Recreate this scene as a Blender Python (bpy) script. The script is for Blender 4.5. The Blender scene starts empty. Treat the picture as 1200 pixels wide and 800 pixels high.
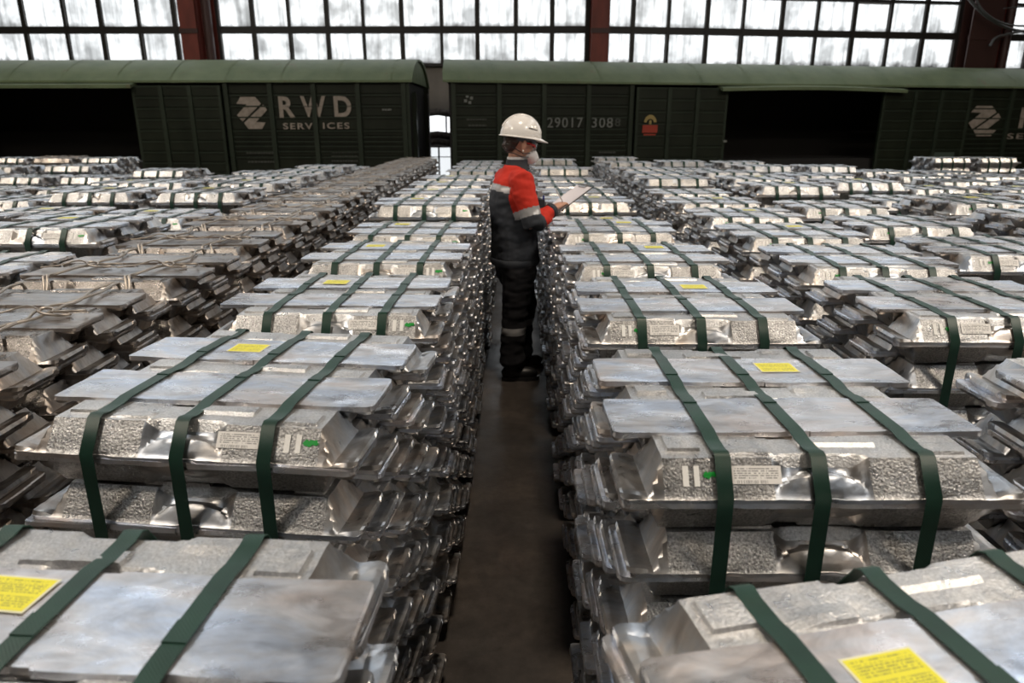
import bpy, bmesh, math, random
import numpy as np
from mathutils import Vector, Matrix, Euler, noise
random.seed(7)
SC = bpy.context.scene
COL = SC.collection
R = math.radians

# ------------------------------------------------------------------ camera, world, exposure
F = 815.0; PITCH = 17.1; YAW = 0.42; CAM_H = 1.65
cd = bpy.data.cameras.new('camera'); cam = bpy.data.objects.new('camera', cd); COL.objects.link(cam)
cam.location = (0, 0, CAM_H); cam.rotation_euler = (R(90 - PITCH), 0, R(YAW))
cd.sensor_width = 36; cd.lens = F / 1200 * 36; cd.clip_start = 0.02; cd.clip_end = 200
cd.dof.use_dof = True; cd.dof.focus_distance = 2.0; cd.dof.aperture_fstop = 5.0
SC.camera = cam
SC.view_settings.view_transform = 'Standard'; SC.view_settings.look = 'None'
SC.view_settings.gamma = 1; SC.view_settings.use_curve_mapping = False
SC.view_settings.exposure = 0.35
SC.cycles.max_bounces = 7; SC.cycles.glossy_bounces = 4; SC.cycles.diffuse_bounces = 3
SC.cycles.use_denoising = True
SC.cycles.sample_clamp_indirect = 6
W = bpy.data.worlds.new('sky'); SC.world = W; W.use_nodes = True
W.node_tree.nodes['Background'].inputs[0].default_value = (.75, .86, 1, 1)
W.node_tree.nodes['Background'].inputs[1].default_value = 1.0
WIN_EMIT = 1.22      # frosted window panes, daylight behind them
SKY_EMIT = 2.2       # unseen rooflight glazing, added for its light
SIDE_EMIT = 1.35
LAMP_W = 270         # high-bay lamps
# (x, y) of the high-bay lamps, out of the frame overhead and behind the camera
LAMPS = [(-6.5, -2.0), (6.0, -1.5), (-10, 3.5), (0.8, 2.0), (10, 3.5), (-12.5, 8.5), (12.5, 8.5)]
LAMP_Z = 9.0
HALL_X0, HALL_X1, HALL_Y0, CEIL_Z = -22.0, 24.0, -13.0, 11.5

CM = Matrix.Translation(cam.location) @ Euler(cam.rotation_euler).to_matrix().to_4x4()
def ray(px, py):
    return (CM.to_3x3() @ Vector(((px - 600) / F, -(py - 400) / F, -1)))
def on_y(px, py, y):
    d = ray(px, py); return CM.translation + d * (y / d.y)
def on_z(px, py, z):
    d = ray(px, py); return CM.translation + d * ((z - CAM_H) / d.z)
def on_line(px, py, P, u):      # vertical plane through P along horizontal unit u -> (s, z)
    n = Vector((-u.y, u.x, 0)); d = ray(px, py)
    t = (P - CM.translation).dot(n) / d.dot(n); q = CM.translation + d * t
    return (q - P).dot(u), q.z

# ------------------------------------------------------------------ object helpers
def empty(name, loc=(0, 0, 0), rz=0):
    o = bpy.data.objects.new(name, None); COL.objects.link(o); o.location = loc; o.rotation_euler = (0, 0, rz)
    o.empty_display_size = .1
    return o
def tag(o, label=None, cat=None, group=None, kind=None):
    if label: o['label'] = label
    if cat: o['category'] = cat
    if group: o['group'] = group
    if kind: o['kind'] = kind
    return o
def put(name, me, parent=None, loc=(0, 0, 0), rot=(0, 0, 0), sc=None):
    o = bpy.data.objects.new(name, me); COL.objects.link(o)
    o.location = loc; o.rotation_euler = rot
    if sc: o.scale = sc
    if parent: o.parent = parent
    return o
class MB:
    def __init__(s): s.v = []; s.f = []; s.m = []
    def add(s, v, f, mi=0):
        b = len(s.v); s.v += [tuple(p) for p in v]; s.f += [tuple(i + b for i in q) for q in f]; s.m += [mi] * len(f)
    def box(s, a, b, mi=0, M=None):
        x0, y0, z0 = a; x1, y1, z1 = b
        v = [(x0,y0,z0),(x1,y0,z0),(x1,y1,z0),(x0,y1,z0),(x0,y0,z1),(x1,y0,z1),(x1,y1,z1),(x0,y1,z1)]
        if M is not None: v = [M @ Vector(p) for p in v]
        s.add(v, [(0,3,2,1),(4,5,6,7),(0,1,5,4),(1,2,6,5),(2,3,7,6),(3,0,4,7)], mi); return s
    def tube(s, pts, r, n=8, mi=0, cap=True):
        pts = [Vector(p) for p in pts]; k = len(pts); rs = r if isinstance(r, (list, tuple)) else [r] * k
        v = []; prev = None
        for i, p in enumerate(pts):
            t = (pts[min(i + 1, k - 1)] - pts[max(i - 1, 0)]).normalized()
            if prev is None:
                a = Vector((0, 0, 1)) if abs(t.z) < .9 else Vector((1, 0, 0)); u = t.cross(a).normalized()
            else:
                u = (prev - t * prev.dot(t)).normalized()
            prev = u; w = t.cross(u)
            for j in range(n):
                a = 2 * math.pi * j / n; v.append(p + (u * math.cos(a) + w * math.sin(a)) * rs[i])
        f = [(i*n+j, i*n+(j+1)%n, (i+1)*n+(j+1)%n, (i+1)*n+j) for i in range(k-1) for j in range(n)]
        if cap: f += [tuple(range(n))[::-1], tuple((k-1)*n + j for j in range(n))]
        s.add(v, f, mi); return s
    def loft(s, rings, n=20, mi=0, M=None):    # rings: (cx, cy, z, rx, ry)
        v = []
        for (cx, cy, z, rx, ry) in rings:
            for j in range(n):
                a = 2 * math.pi * j / n; p = Vector((cx + rx*math.cos(a), cy + ry*math.sin(a), z)); v.append(M @ p if M else p)
        k = len(rings)
        f = [(i*n+j, i*n+(j+1)%n, (i+1)*n+(j+1)%n, (i+1)*n+j) for i in range(k-1) for j in range(n)]
        f += [tuple(range(n))[::-1], tuple((k-1)*n + j for j in range(n))]
        s.add(v, f, mi); return s
    def ell(s, c, r, M=None, n=20, m=12, mi=0, half=None):
        v = []; th0 = 0; th1 = math.pi if not half else half
        for i in range(m + 1):
            t = th0 + (th1 - th0) * i / m
            for j in range(n):
                a = 2*math.pi*j/n
                p = Vector((c[0] + r[0]*math.sin(t)*math.cos(a), c[1] + r[1]*math.sin(t)*math.sin(a), c[2] + r[2]*math.cos(t))); v.append(M @ p if M else p)
        f = [(i*n+j, (i+1)*n+j, (i+1)*n+(j+1)%n, i*n+(j+1)%n) for i in range(m) for j in range(n)]
        s.add(v, f, mi); return s
    def prism(s, poly, y0, y1, mi=0, M=None):   # polygon in x,z extruded along y
        n = len(poly); v = [(x, y0, z) for x, z in poly] + [(x, y1, z) for x, z in poly]
        if M is not None: v = [M @ Vector(p) for p in v]
        f = [tuple(range(n)), tuple(range(2*n-1, n-1, -1))] + [(i, i+n, (i+1)%n+n, (i+1)%n) for i in range(n)]
        s.add(v, f, mi); return s
    def mesh(s, name, mats, smooth=None):
        me = bpy.data.meshes.new(name); me.from_pydata(s.v, [], s.f)
        for m in (mats if isinstance(mats, (list, tuple)) else [mats]): me.materials.append(m)
        me.polygons.foreach_set('material_index', s.m)
        bm = bmesh.new(); bm.from_mesh(me); bmesh.ops.recalc_face_normals(bm, faces=bm.faces); bm.to_mesh(me); bm.free()
        if smooth is not None:
            me.shade_smooth(); me.set_sharp_from_angle(angle=R(smooth))
        me.update(); return me

# ------------------------------------------------------------------ materials
def mat(name, col=(.5,.5,.5), rough=.5, metal=0.0, spec=.5):
    m = bpy.data.materials.new(name); m.use_nodes = True; b = m.node_tree.nodes['Principled BSDF']
    b.inputs['Base Color'].default_value = (*col, 1); b.inputs['Roughness'].default_value = rough
    b.inputs['Metallic'].default_value = metal; b.inputs['Specular IOR Level'].default_value = spec
    return m
def N(m, typ, **kw):
    n = m.node_tree.nodes.new(typ)
    for k, v in kw.items(): setattr(n, k, v)
    return n
def L(m, a, b): m.node_tree.links.new(a, b)
def bsdf(m): return m.node_tree.nodes['Principled BSDF']
def coord(m, scale=(1,1,1), kind='Object', rnd=True):
    tc = N(m, 'ShaderNodeTexCoord'); mp = N(m, 'ShaderNodeMapping'); mp.inputs['Scale'].default_value = scale
    L(m, tc.outputs[kind], mp.inputs['Vector'])
    if rnd:
        oi = N(m, 'ShaderNodeObjectInfo'); ml = N(m, 'ShaderNodeMath', operation='MULTIPLY'); ml.inputs[1].default_value = 37.0
        L(m, oi.outputs['Random'], ml.inputs[0]); L(m, ml.outputs[0], mp.inputs['Location'])
    return mp.outputs['Vector']
def noi(m, vec, scale, detail=4, rough=.55, dist=0):
    n = N(m, 'ShaderNodeTexNoise'); n.inputs['Scale'].default_value = scale; n.inputs['Detail'].default_value = detail
    n.inputs['Roughness'].default_value = rough; n.inputs['Distortion'].default_value = dist
    L(m, vec, n.inputs['Vector']); return n.outputs['Fac']
def ramp(m, fac, stops):
    r = N(m, 'ShaderNodeValToRGB'); e = r.color_ramp.elements
    while len(e) < len(stops): e.new(.5)
    for i, (p, c) in enumerate(stops):
        e[i].position = p; e[i].color = (*c, 1) if isinstance(c, tuple) else (c, c, c, 1)
    L(m, fac, r.inputs['Fac']); return r.outputs['Color']
def bump(m, h, strength, dist=.002, prev=None):
    b = N(m, 'ShaderNodeBump'); b.inputs['Strength'].default_value = strength; b.inputs['Distance'].default_value = dist
    L(m, h, b.inputs['Height'])
    if prev is not None: L(m, prev, b.inputs['Normal'])
    return b.outputs['Normal']
def mix(m, f, a, b, mode='MIX'):
    n = N(m, 'ShaderNodeMix', data_type='RGBA', blend_type=mode)
    if isinstance(f, float): n.inputs[0].default_value = f
    else: L(m, f, n.inputs[0])
    for i, x in ((6, a), (7, b)):
        if isinstance(x, tuple): n.inputs[i].default_value = (*x, 1)
        else: L(m, x, n.inputs[i])
    return n.outputs[2]
def tone(m, lo, hi):
    oi = N(m, 'ShaderNodeObjectInfo'); return ramp(m, oi.outputs['Random'], [(0, lo), (1, hi)])

def metal_body(name, c0, c1, rough, metal=.9, sparkle=.85):
    m = mat(name, c0, rough, metal); b = bsdf(m); v = coord(m)
    big = noi(m, v, 9, 4); c = ramp(m, big, [(.3, c0), (.72, c1)])
    c = mix(m, .8, c, tone(m, .72, 1.0), 'MULTIPLY')
    c = mix(m, sparkle, c, ramp(m, noi(m, v, 240, 3, .65), [(.36, .36), (.50, .78), (.66, 1.25)]), 'MULTIPLY')  # grain's glints and tiny shadows painted into the colour as speckle
    L(m, c, b.inputs['Base Color'])
    g = noi(m, v, 230, 3, .6); n1 = bump(m, g, .9, .0016)
    g2 = noi(m, v, 30, 3); n2 = bump(m, g2, .35, .004, n1); L(m, n2, b.inputs['Normal'])
    r = ramp(m, noi(m, v, 40, 3), [(.3, rough - .1), (.7, rough + .12)]); L(m, r, b.inputs['Roughness'])
    return m
def metal_plate(name, c0, c1, rough, metal=.9):
    m = mat(name, c0, rough, metal); b = bsdf(m); v = coord(m, (1, 2.2, 1))
    c = ramp(m, noi(m, v, 7, 7, .72, 1.2), [(.34, c0), (.5, tuple((a+b_)/2 for a, b_ in zip(c0, c1))), (.7, c1)])
    c = mix(m, .8, c, ramp(m, noi(m, v, 4.5, 5, .6, .6), [(.34, (1.0,.86,.76)), (.48, (.97,.95,.93)), (.62, (.84,.93,1.06))]), 'MULTIPLY')
    c = mix(m, .7, c, tone(m, .78, 1.0), 'MULTIPLY'); L(m, c, b.inputs['Base Color'])
    n1 = bump(m, noi(m, v, 70, 4, .65), .22, .0012)
    n2 = bump(m, noi(m, v, 9, 3), .35, .004, n1); L(m, n2, b.inputs['Normal'])
    r = ramp(m, noi(m, v, 11, 4, .6, .5), [(.3, rough - .1), (.7, rough + .13)]); L(m, r, b.inputs['Roughness'])
    return m
M_body = metal_body('cast_aluminium', (.46,.455,.45), (.74,.73,.72), .36, .93)
M_plate = metal_plate('smooth_aluminium', (.50,.51,.54), (.86,.88,.93), .30, .88)
M_end = metal_plate('shaded_cast_end', (.40,.395,.39), (.68,.67,.66), .35, 1.0)  # base tone darkened, so shade of the end trays is put into colour
M_top = metal_body('cast_aluminium_lit_top', (.56,.56,.565), (.88,.88,.88), .36, .9, .35)  # lighter copy of the cast metal; brightness of upward faces put into colour
M_dend = metal_plate('dusty_cast_end', (.27,.245,.225), (.52,.485,.45), .36, 1.0)
M_dbody = metal_body('dusty_cast_aluminium', (.27,.245,.225), (.50,.465,.435), .32, 1.0)
M_dplate = metal_plate('dusty_smooth_aluminium', (.29,.265,.245), (.50,.465,.435), .34, 1.0)

def strap_mat():
    m = mat('green_strap', (.02,.075,.052), .38, 0, .4); b = bsdf(m); v = coord(m, rnd=False)
    wv = N(m, 'ShaderNodeTexWave', wave_type='BANDS', bands_direction='DIAGONAL'); wv.inputs['Scale'].default_value = 130
    L(m, v, wv.inputs['Vector'])
    c = ramp(m, noi(m, v, 14, 3), [(.3, (.006,.027,.018)), (.7, (.011,.043,.029))]); L(m, c, b.inputs['Base Color'])
    L(m, bump(m, wv.outputs['Fac'], .12, .001), b.inputs['Normal']); return m
M_strap = strap_mat()
M_wire = mat('tie_wire', (.42,.38,.34), .42, .8)
M_white = mat('white_sticker', (.84,.84,.82), .5)
M_greenpaint = mat('green_paint_mark', (.01,.30,.04), .4)
def label_mat(name, base, ink, rows, thr):
    m = mat(name, base, .45); b = bsdf(m)
    tc = N(m, 'ShaderNodeTexCoord'); sep = N(m, 'ShaderNodeSeparateXYZ'); L(m, tc.outputs['Generated'], sep.inputs[0])
    def mth(op, a, b_=None):
        n = N(m, 'ShaderNodeMath', operation=op)
        for i, x in enumerate((a, b_)):
            if x is None: continue
            if isinstance(x, (int, float)): n.inputs[i].default_value = x
            else: L(m, x, n.inputs[i])
        return n.outputs[0]
    return m, b, sep, mth
def printed(name, base, ink, rows, col_scale, bands, vert='Z', barcode=False):
    m, b, sep, mth = label_mat(name, base, ink, rows, 0)
    u = sep.outputs['X']; w = sep.outputs[vert]
    rw = mth('MULTIPLY', w, rows); fr = mth('FRACT', rw); line = mth('GREATER_THAN', fr, .48); rowi = mth('FLOOR', rw)
    cmb = N(m, 'ShaderNodeCombineXYZ'); L(m, mth('MULTIPLY', u, col_scale), cmb.inputs[0]); L(m, mth('MULTIPLY', rowi, 7.3), cmb.inputs[1])
    nn = N(m, 'ShaderNodeTexNoise'); nn.inputs['Scale'].default_value = 1; nn.inputs['Detail'].default_value = 1; L(m, cmb.outputs[0], nn.inputs['Vector'])
    word = mth('GREATER_THAN', nn.outputs['Fac'], .46)
    inside = mth('MULTIPLY', mth('GREATER_THAN', u, .06), mth('LESS_THAN', u, .94))
    f = mth('MULTIPLY', mth('MULTIPLY', line, word), inside)
    band = None
    for lo, hi in bands:
        q = mth('MULTIPLY', mth('GREATER_THAN', w, lo), mth('LESS_THAN', w, hi)); band = q if band is None else mth('ADD', band, q)
    f = mth('MULTIPLY', f, band)
    if barcode:
        wn = N(m, 'ShaderNodeTexNoise'); wn.inputs['Scale'].default_value = 1; wn.inputs['Detail'].default_value = 0
        cb = N(m, 'ShaderNodeCombineXYZ'); L(m, mth('MULTIPLY', u, 90), cb.inputs[0]); L(m, cb.outputs[0], wn.inputs['Vector'])
        bc = mth('MULTIPLY', mth('GREATER_THAN', wn.outputs['Fac'], .5), mth('MULTIPLY', mth('GREATER_THAN', w, .04), mth('LESS_THAN', w, .22)))
        bc = mth('MULTIPLY', bc, mth('MULTIPLY', mth('GREATER_THAN', u, .1), mth('LESS_THAN', u, .72))); f = mth('MAXIMUM', f, bc)
    f = mth('MULTIPLY', f, .75)
    L(m, mix(m, f, base, ink), b.inputs['Base Color']); return m
M_paper = printed('printed_label', (.82,.81,.79), (.12,.12,.13), 8, 26, [(.3,.93)], 'Z', True)
M_yellow = printed('yellow_label', (.68,.64,.03), (.14,.15,.05), 14, 30, [(.1,.42),(.52,.84),(.88,.95)], 'Y')
M_yborder = mat('label_border', (.66,.66,.5), .5)

# ------------------------------------------------------------------ ingot geometry
IL, IW, IT, IH = .335, .082, .009, .0715     # half length, half base width, plate thickness, total height
BX0, BX1, BW0, BW1 = .290, .264, .0805, .0425
def ingot_mesh(name, mats, seed, fine=True):
    rnd = random.Random(seed)
    if fine:
        xs = sorted(set([-.335,-.331,-.324,-.318,-.30,-.290,-.281,-.273,-.264,-.252,-.25,-.222,-.195,-.193,-.16,-.13,-.10,-.085,-.075,-.066,-.056,-.046,-.034,-.02,-.018,0,-.081,.081,-.071,.071,
                         .018,.034,.046,.056,.066,.075,.085,.10,.112,.114,.14,.168,.185,.187,.222,.248,.25,.264,.273,.281,.290,.30,.318,.324,.331,.335]))
        ys = [.082,.0805,.076,.071,.066,.061,.056,.051,.046,.0425,.034,.031,.029,.018,.016,.004]
        ys = sorted([-y for y in ys] + ys)
    else:
        xs = [-.335,-.318,-.290,-.264,-.05,.05,.264,.290,.318,.335]; ys = [-.082,-.0805,-.0425,.0425,.0805,.082]
    pads = [(-.251,-.194,-.017,.0335,.0055),(-.019,.113,-.002,.0335,.0055),(-.16,-.075,-.0335,-.008,.005),(.186,.249,-.0335,.010,.0055)]
    def h(x, y):
        ax, ay = abs(x), abs(y); z = IT
        if ax < BX0 + 1e-6 and ay < BW0 + 1e-6:
            sx = (BX0 - ax) / (BX0 - BX1); inset = 0
            slope = (BW0 - ay) / (BW0 - BW1)
            if fine and ax < .080:
                k = min(1, (.080 - ax) / .022); s2 = (BW0 - ay - .013 * k) / (BW0 - BW1)
                arc = math.sqrt(max(0, 1 - (ax/.077)**2)) * .58
                slope = min(slope, max(s2, arc))
            z = IT + (IH - .006 - IT) * max(0, min(1, sx, slope))
            if fine:
                for (a, b, c, d, e) in pads:
                    if a < x < b and c < y < d and slope >= .99: z += e
        elif fine:
            if ax >= .30:
                if .316 < ax < .333 and ay < .079: z += .008
                elif .060 < ay < .079: z += .005
            if ax < .292 and ay > .0812: z -= .001
        return z
    def outline(x, y):
        rc = .014; ax = abs(x)
        if ax > IL - rc:
            d = ax - (IL - rc); lim = IW - (rc - math.sqrt(max(0, rc*rc - d*d))) 
            y = y * lim / IW
        if fine and abs(abs(y) - IW) < .006:
            for sx_ in (-.17, 0, .17):
                if abs(x - sx_) < .02: y = math.copysign(abs(y) - .0035, y)
        return x, y
    nx, ny = len(xs), len(ys); v = []; f = []; mi = []
    for i, x in enumerate(xs):
        for j, y in enumerate(ys):
            X, Y = outline(x, y); q = Vector((x*14 + seed*3.1, y*14, 0)); d = noise.noise(q)
            e = noise.noise(Vector((x*60 + seed, y*60, 5))) if fine else 0
            am = .0012 if fine else 0
            v.append((X + am*e, Y + am*noise.noise(Vector((x*50, y*50, seed))), h(x, y) + .0012*d + .0006*e))
    o = len(v)
    for i, x in enumerate(xs):
        for j, y in enumerate(ys):
            X, Y = outline(x, y); edge = i in (0, nx-1) or j in (0, ny-1)
            w = noise.noise(Vector((x*7 + seed*5, y*16, 9))) * .0022 + noise.noise(Vector((x*30 + seed*5, y*30, 2))) * .0007
            k = .996 if edge else 1
            v.append((X*k, Y*(.985 if edge else 1), (.003 if edge else 0) + w - .001))
    for i in range(nx-1):
        for j in range(ny-1):
            a = i*ny + j; f.append((a, a+ny, a+ny+1, a+1)); 
            ax_, ay_ = abs(xs[i] + xs[i+1])/2, abs(ys[j] + ys[j+1])/2
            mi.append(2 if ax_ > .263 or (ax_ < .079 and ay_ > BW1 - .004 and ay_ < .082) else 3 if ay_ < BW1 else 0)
            f.append((o+a, o+a+1, o+a+ny+1, o+a+ny)); mi.append(1)
    ring = [i*ny for i in range(nx)] + [(nx-1)*ny + j for j in range(1, ny)] + [i*ny + ny-1 for i in range(nx-2, -1, -1)] + [j for j in range(ny-2, 0, -1)]
    for a, b in zip(ring, ring[1:] + ring[:1]): f.append((a, o+a, o+b, b)); mi.append(1)
    me = bpy.data.meshes.new(name); me.from_pydata(v, [], f)
    for m in mats: me.materials.append(m)
    me.polygons.foreach_set('material_index', mi)
    bm = bmesh.new(); bm.from_mesh(me); bmesh.ops.recalc_face_normals(bm, faces=bm.faces); bm.to_mesh(me); bm.free()
    me.shade_smooth(); me.set_sharp_from_angle(angle=R(28 if fine else 25)); return me
ING = {}
for key, mats in (('clean', [M_body, M_plate, M_end, M_top]), ('dusty', [M_dbody, M_dplate, M_dend, M_dbody])):
    ING[key] = [ingot_mesh('ingot_' + key, mats, s) for s in (1, 2, 3, 4)]
    ING[key + '_low'] = ingot_mesh('ingot_low_' + key, mats, 5, False)

LH = .0705; CP = .126; NC = 5; DEPTH = CP * (NC - 1) + 2 * IW     # layer height, column pitch, columns
def spot(j, k, top):     # local centre and flip of the ingot in column j, layer k
    up = (j + k) % 2 == 0
    y = IW + CP * j
    z = top - (k + 1) * LH if up else top - k * LH
    return y, z, up
STUFF = {}
def stuff_mesh(key, k0, nl):
    kk = (key, k0, nl)
    if kk in STUFF: return STUFF[kk]
    src = ING[key + '_low']; n = len(src.vertices)
    co = np.empty(n*3); src.vertices.foreach_get('co', co); co = co.reshape(-1, 3)
    polys = [tuple(p.vertices) for p in src.polygons]; pm = [p.material_index for p in src.polygons]
    V = []; Fc = []; Mi = []; rnd = random.Random(nl * 7 + k0); c = 0
    for k in range(k0, nl):
        for j in range(NC):
            if k == nl - 1 and j % 2: continue
            y, z, up = spot(j, k, nl * LH)
            q = co.copy()
            if not up: q[:, 1] *= -1; q[:, 2] *= -1
            q[:, 0] += rnd.uniform(-.012, .012); q[:, 1] += y; q[:, 2] += z
            V.append(q); Fc += [tuple(i + c*n for i in p) for p in polys]; Mi += pm; c += 1
    V = np.concatenate(V); me = bpy.data.meshes.new('ingot_stack_' + key); me.from_pydata(V.tolist(), [], Fc)
    for m in src.materials: me.materials.append(m)
    me.polygons.foreach_set('material_index', Mi); me.shade_smooth(); me.set_sharp_from_angle(angle=R(25))
    STUFF[kk] = me; return me

SW = .0132   # strap half width
STRAPM = {}
def strap_mesh(nl, low):
    kk = (nl, low)
    if kk in STRAPM: return STRAPM[kk]
    T = nl * LH; e = .004
    pts = [(-e, 0), (-e, T - LH - .02), (-e, T - LH + IT + .002), (IW - BW1 - .006, T - .002), (IW - BW1 + .004, T + .003)]
    for j in range(NC):
        y = IW + CP*j; up = j % 2 == 0
        if up: pts += [(y - .02, T - .001), (y + .02, T - .001)]
        else: pts += [(y - .078, T + .0035), (y, T + .0035), (y + .078, T + .0035)]
    D = DEPTH
    pts += [(D - IW + BW1 - .004, T + .003), (D - IW + BW1 + .006, T - .002), (D + e, T - LH + IT), (D + e, 0)]
    m = MB(); n = len(pts)
    nrm = []
    for i in range(n):
        a = Vector(pts[max(i-1, 0)]); b = Vector(pts[min(i+1, n-1)]); t = (b - a).normalized(); nrm.append(Vector((-t.y, t.x)))
    v = []
    for i, (y, z) in enumerate(pts):
        q = Vector((y, z)) + nrm[i] * .0016
        v += [(-SW, y, z), (SW, y, z), (SW, q.x, q.y), (-SW, q.x, q.y)]
    f = []
    for i in range(n-1):
        for j in range(4): f.append((i*4+j, i*4+(j+1)%4, (i+1)*4+(j+1)%4, (i+1)*4+j))
    f += [(0,1,2,3), tuple((n-1)*4 + j for j in (3,2,1,0))]
    m.add(v, f)
    if not low:      # heat-sealed overlap on the second plate
        y = IW + CP*3 - .04; m.box((-SW - .0005, y, T + .005), (SW + .0005, y + .035, T + .0068))
        y = IW + CP*1 + .05; m.box((-SW - .0005, y, T + .005), (SW + .0005, y + .006, T + .0066))
    me = m.mesh('strap', M_strap, 40); STRAPM[kk] = me; return me

# printed label, paper stickers and paint mark lie on the sloping front face of ingot (0, 0)
def slope_mesh(name, x0, x1, u0, u1, m, th=.0007, jag=0):    # u along the slope 0 (base) .. 1 (top); ingot-local
    def p(x, u, o):
        y = -BW0 + (BW0 - BW1) * u; z = IT + (IH - .006 - IT) * u
        n = Vector((0, -(IH - .006 - IT), (BW0 - BW1))).normalized()
        return (x, y + n.y*o, z + n.z*o)
    o0, o1 = .001, .001 + th; mb = MB()
    if jag:
        rr = random.Random(3); bot = []; topv = []
        for i in range(9):
            x = x0 + (x1 - x0) * i / 8; bot.append((x, u0 + rr.uniform(0, .07) + (.08 if i in (0, 8) else 0))); topv.append((x, u1 - rr.uniform(0, .07) - (.08 if i in (0, 8) else 0)))
        pl = bot + topv[::-1]
    else: pl = [(x0, u0), (x1, u0), (x1, u1), (x0, u1)]
    n = len(pl); mb.add([p(x, u, o0) for x, u in pl] + [p(x, u, o1) for x, u in pl], [tuple(range(n)), tuple(range(2*n-1, n-1, -1))] + [(i, (i+1)%n, (i+1)%n+n, i+n) for i in range(n)])
    return mb.mesh(name, m)
SL = {}
for side, sg in (('left', 1), ('right', -1)):
    def sp(a, b): return (min(sg*a, sg*b), max(sg*a, sg*b))
    SL[side] = [('paper_label', slope_mesh('paper_label', *sp(.068, .152), .36, .80, M_paper)),
                ('white_sticker', slope_mesh('white_sticker', *sp(.197, .208), .30, .80, M_white)),
                ('white_sticker', slope_mesh('white_sticker', *sp(.219, .229), .30, .80, M_white)),
                ('green_mark', slope_mesh('green_mark', *sp(.180, .222) if sg < 0 else sp(.232, .262), .48, .70, M_greenpaint, .0006, 1))]
    if sg < 0:   # right-hand rows: stickers outermost, green mark nearer the strap
        SL[side][1] = ('white_sticker', slope_mesh('white_sticker', -.232, -.222, .30, .80, M_white))
        SL[side][2] = ('white_sticker', slope_mesh('white_sticker', -.213, -.204, .30, .80, M_white))
        SL[side][3] = ('green_mark', slope_mesh('green_mark', -.198, -.176, .48, .68, M_greenpaint, .0006, 1))
def yl():
    a = MB().box((-.043, -.031, 0), (.043, .031, .0005)).mesh('yellow_label_border', M_yborder)
    b = MB().box((-.040, -.028, .0004), (.040, .028, .0009)).mesh('yellow_label', M_yellow); return a, b
YB, YL = yl()

# wire ties for the dusty row: two twisted strands over the top with a knot and a tail
def wire_mesh(nl, seed):
    rr = random.Random(seed); T = nl * LH; m = MB()
    for s in range(2):
        pts = []; ph = rr.uniform(0, 6); off = (s - .5) * .012
        path = [(-.010, T - 4.2*LH), (-.010, T - 3*LH), (-.012, T - 2*LH), (-.010, T - 1.2*LH), (-.006, T - .6*LH), (.03, T + .004)]
        y = .05
        while y < DEPTH - .03: path.append((y, T + .010 + .006*abs(math.sin(y*19 + ph)))); y += .045
        path += [(DEPTH - .02, T + .003), (DEPTH + .004, T - LH), (DEPTH + .004, T - 2.5*LH)]
        for i, (y, z) in enumerate(path): pts.append((off*1.2*math.cos(i*1.1 + s*3.1) + rr.uniform(-.006, .006) + .02*math.sin(i*.5 + ph), y, z))
        m.tube(smooth_path(pts, 3), .0045, 6)
    # knot and loose loop
    kx, ky = rr.uniform(-.02, .02), rr.uniform(.16, .3); loop = []
    for i in range(26):
        a = i * .55; loop.append((kx + .03*math.cos(a) + i*.004, ky + .022*math.sin(a) , T + .016 + .008*math.sin(a*.7)))
    m.tube(smooth_path(loop, 2), .004, 6)
    m.tube(smooth_path([(kx, ky, T+.02), (kx - .05, ky + .02, T + .03), (kx - .11, ky + .0, T + .016), (kx - .17, ky - .03, T + .012)], 4), .003, 6)
    # hanging open diamond at the front
    m.tube([(-.01, -.012, T - 4.2*LH), (-.035, -.014, T - 4.8*LH), (-.01, -.016, T - 5.4*LH), (.014, -.014, T - 4.8*LH), (.0, -.012, T - 4.2*LH)], .003, 6)
    return m.mesh('wire_tie', M_wire, 60)
def smooth_path(p, k):
    p = [Vector(q) for q in p]; out = []
    for i in range(len(p) - 1):
        a, b, c, d = p[max(i-1, 0)], p[i], p[i+1], p[min(i+2, len(p)-1)]
        for s in range(k):
            t = s / k; out.append(.5*((2*b) + (c - a)*t + (2*a - 5*b + 4*c - d)*t*t + (3*b - a - 3*c + d)*t**3))
    out.append(p[-1]); return out
WIRES = {}

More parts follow.
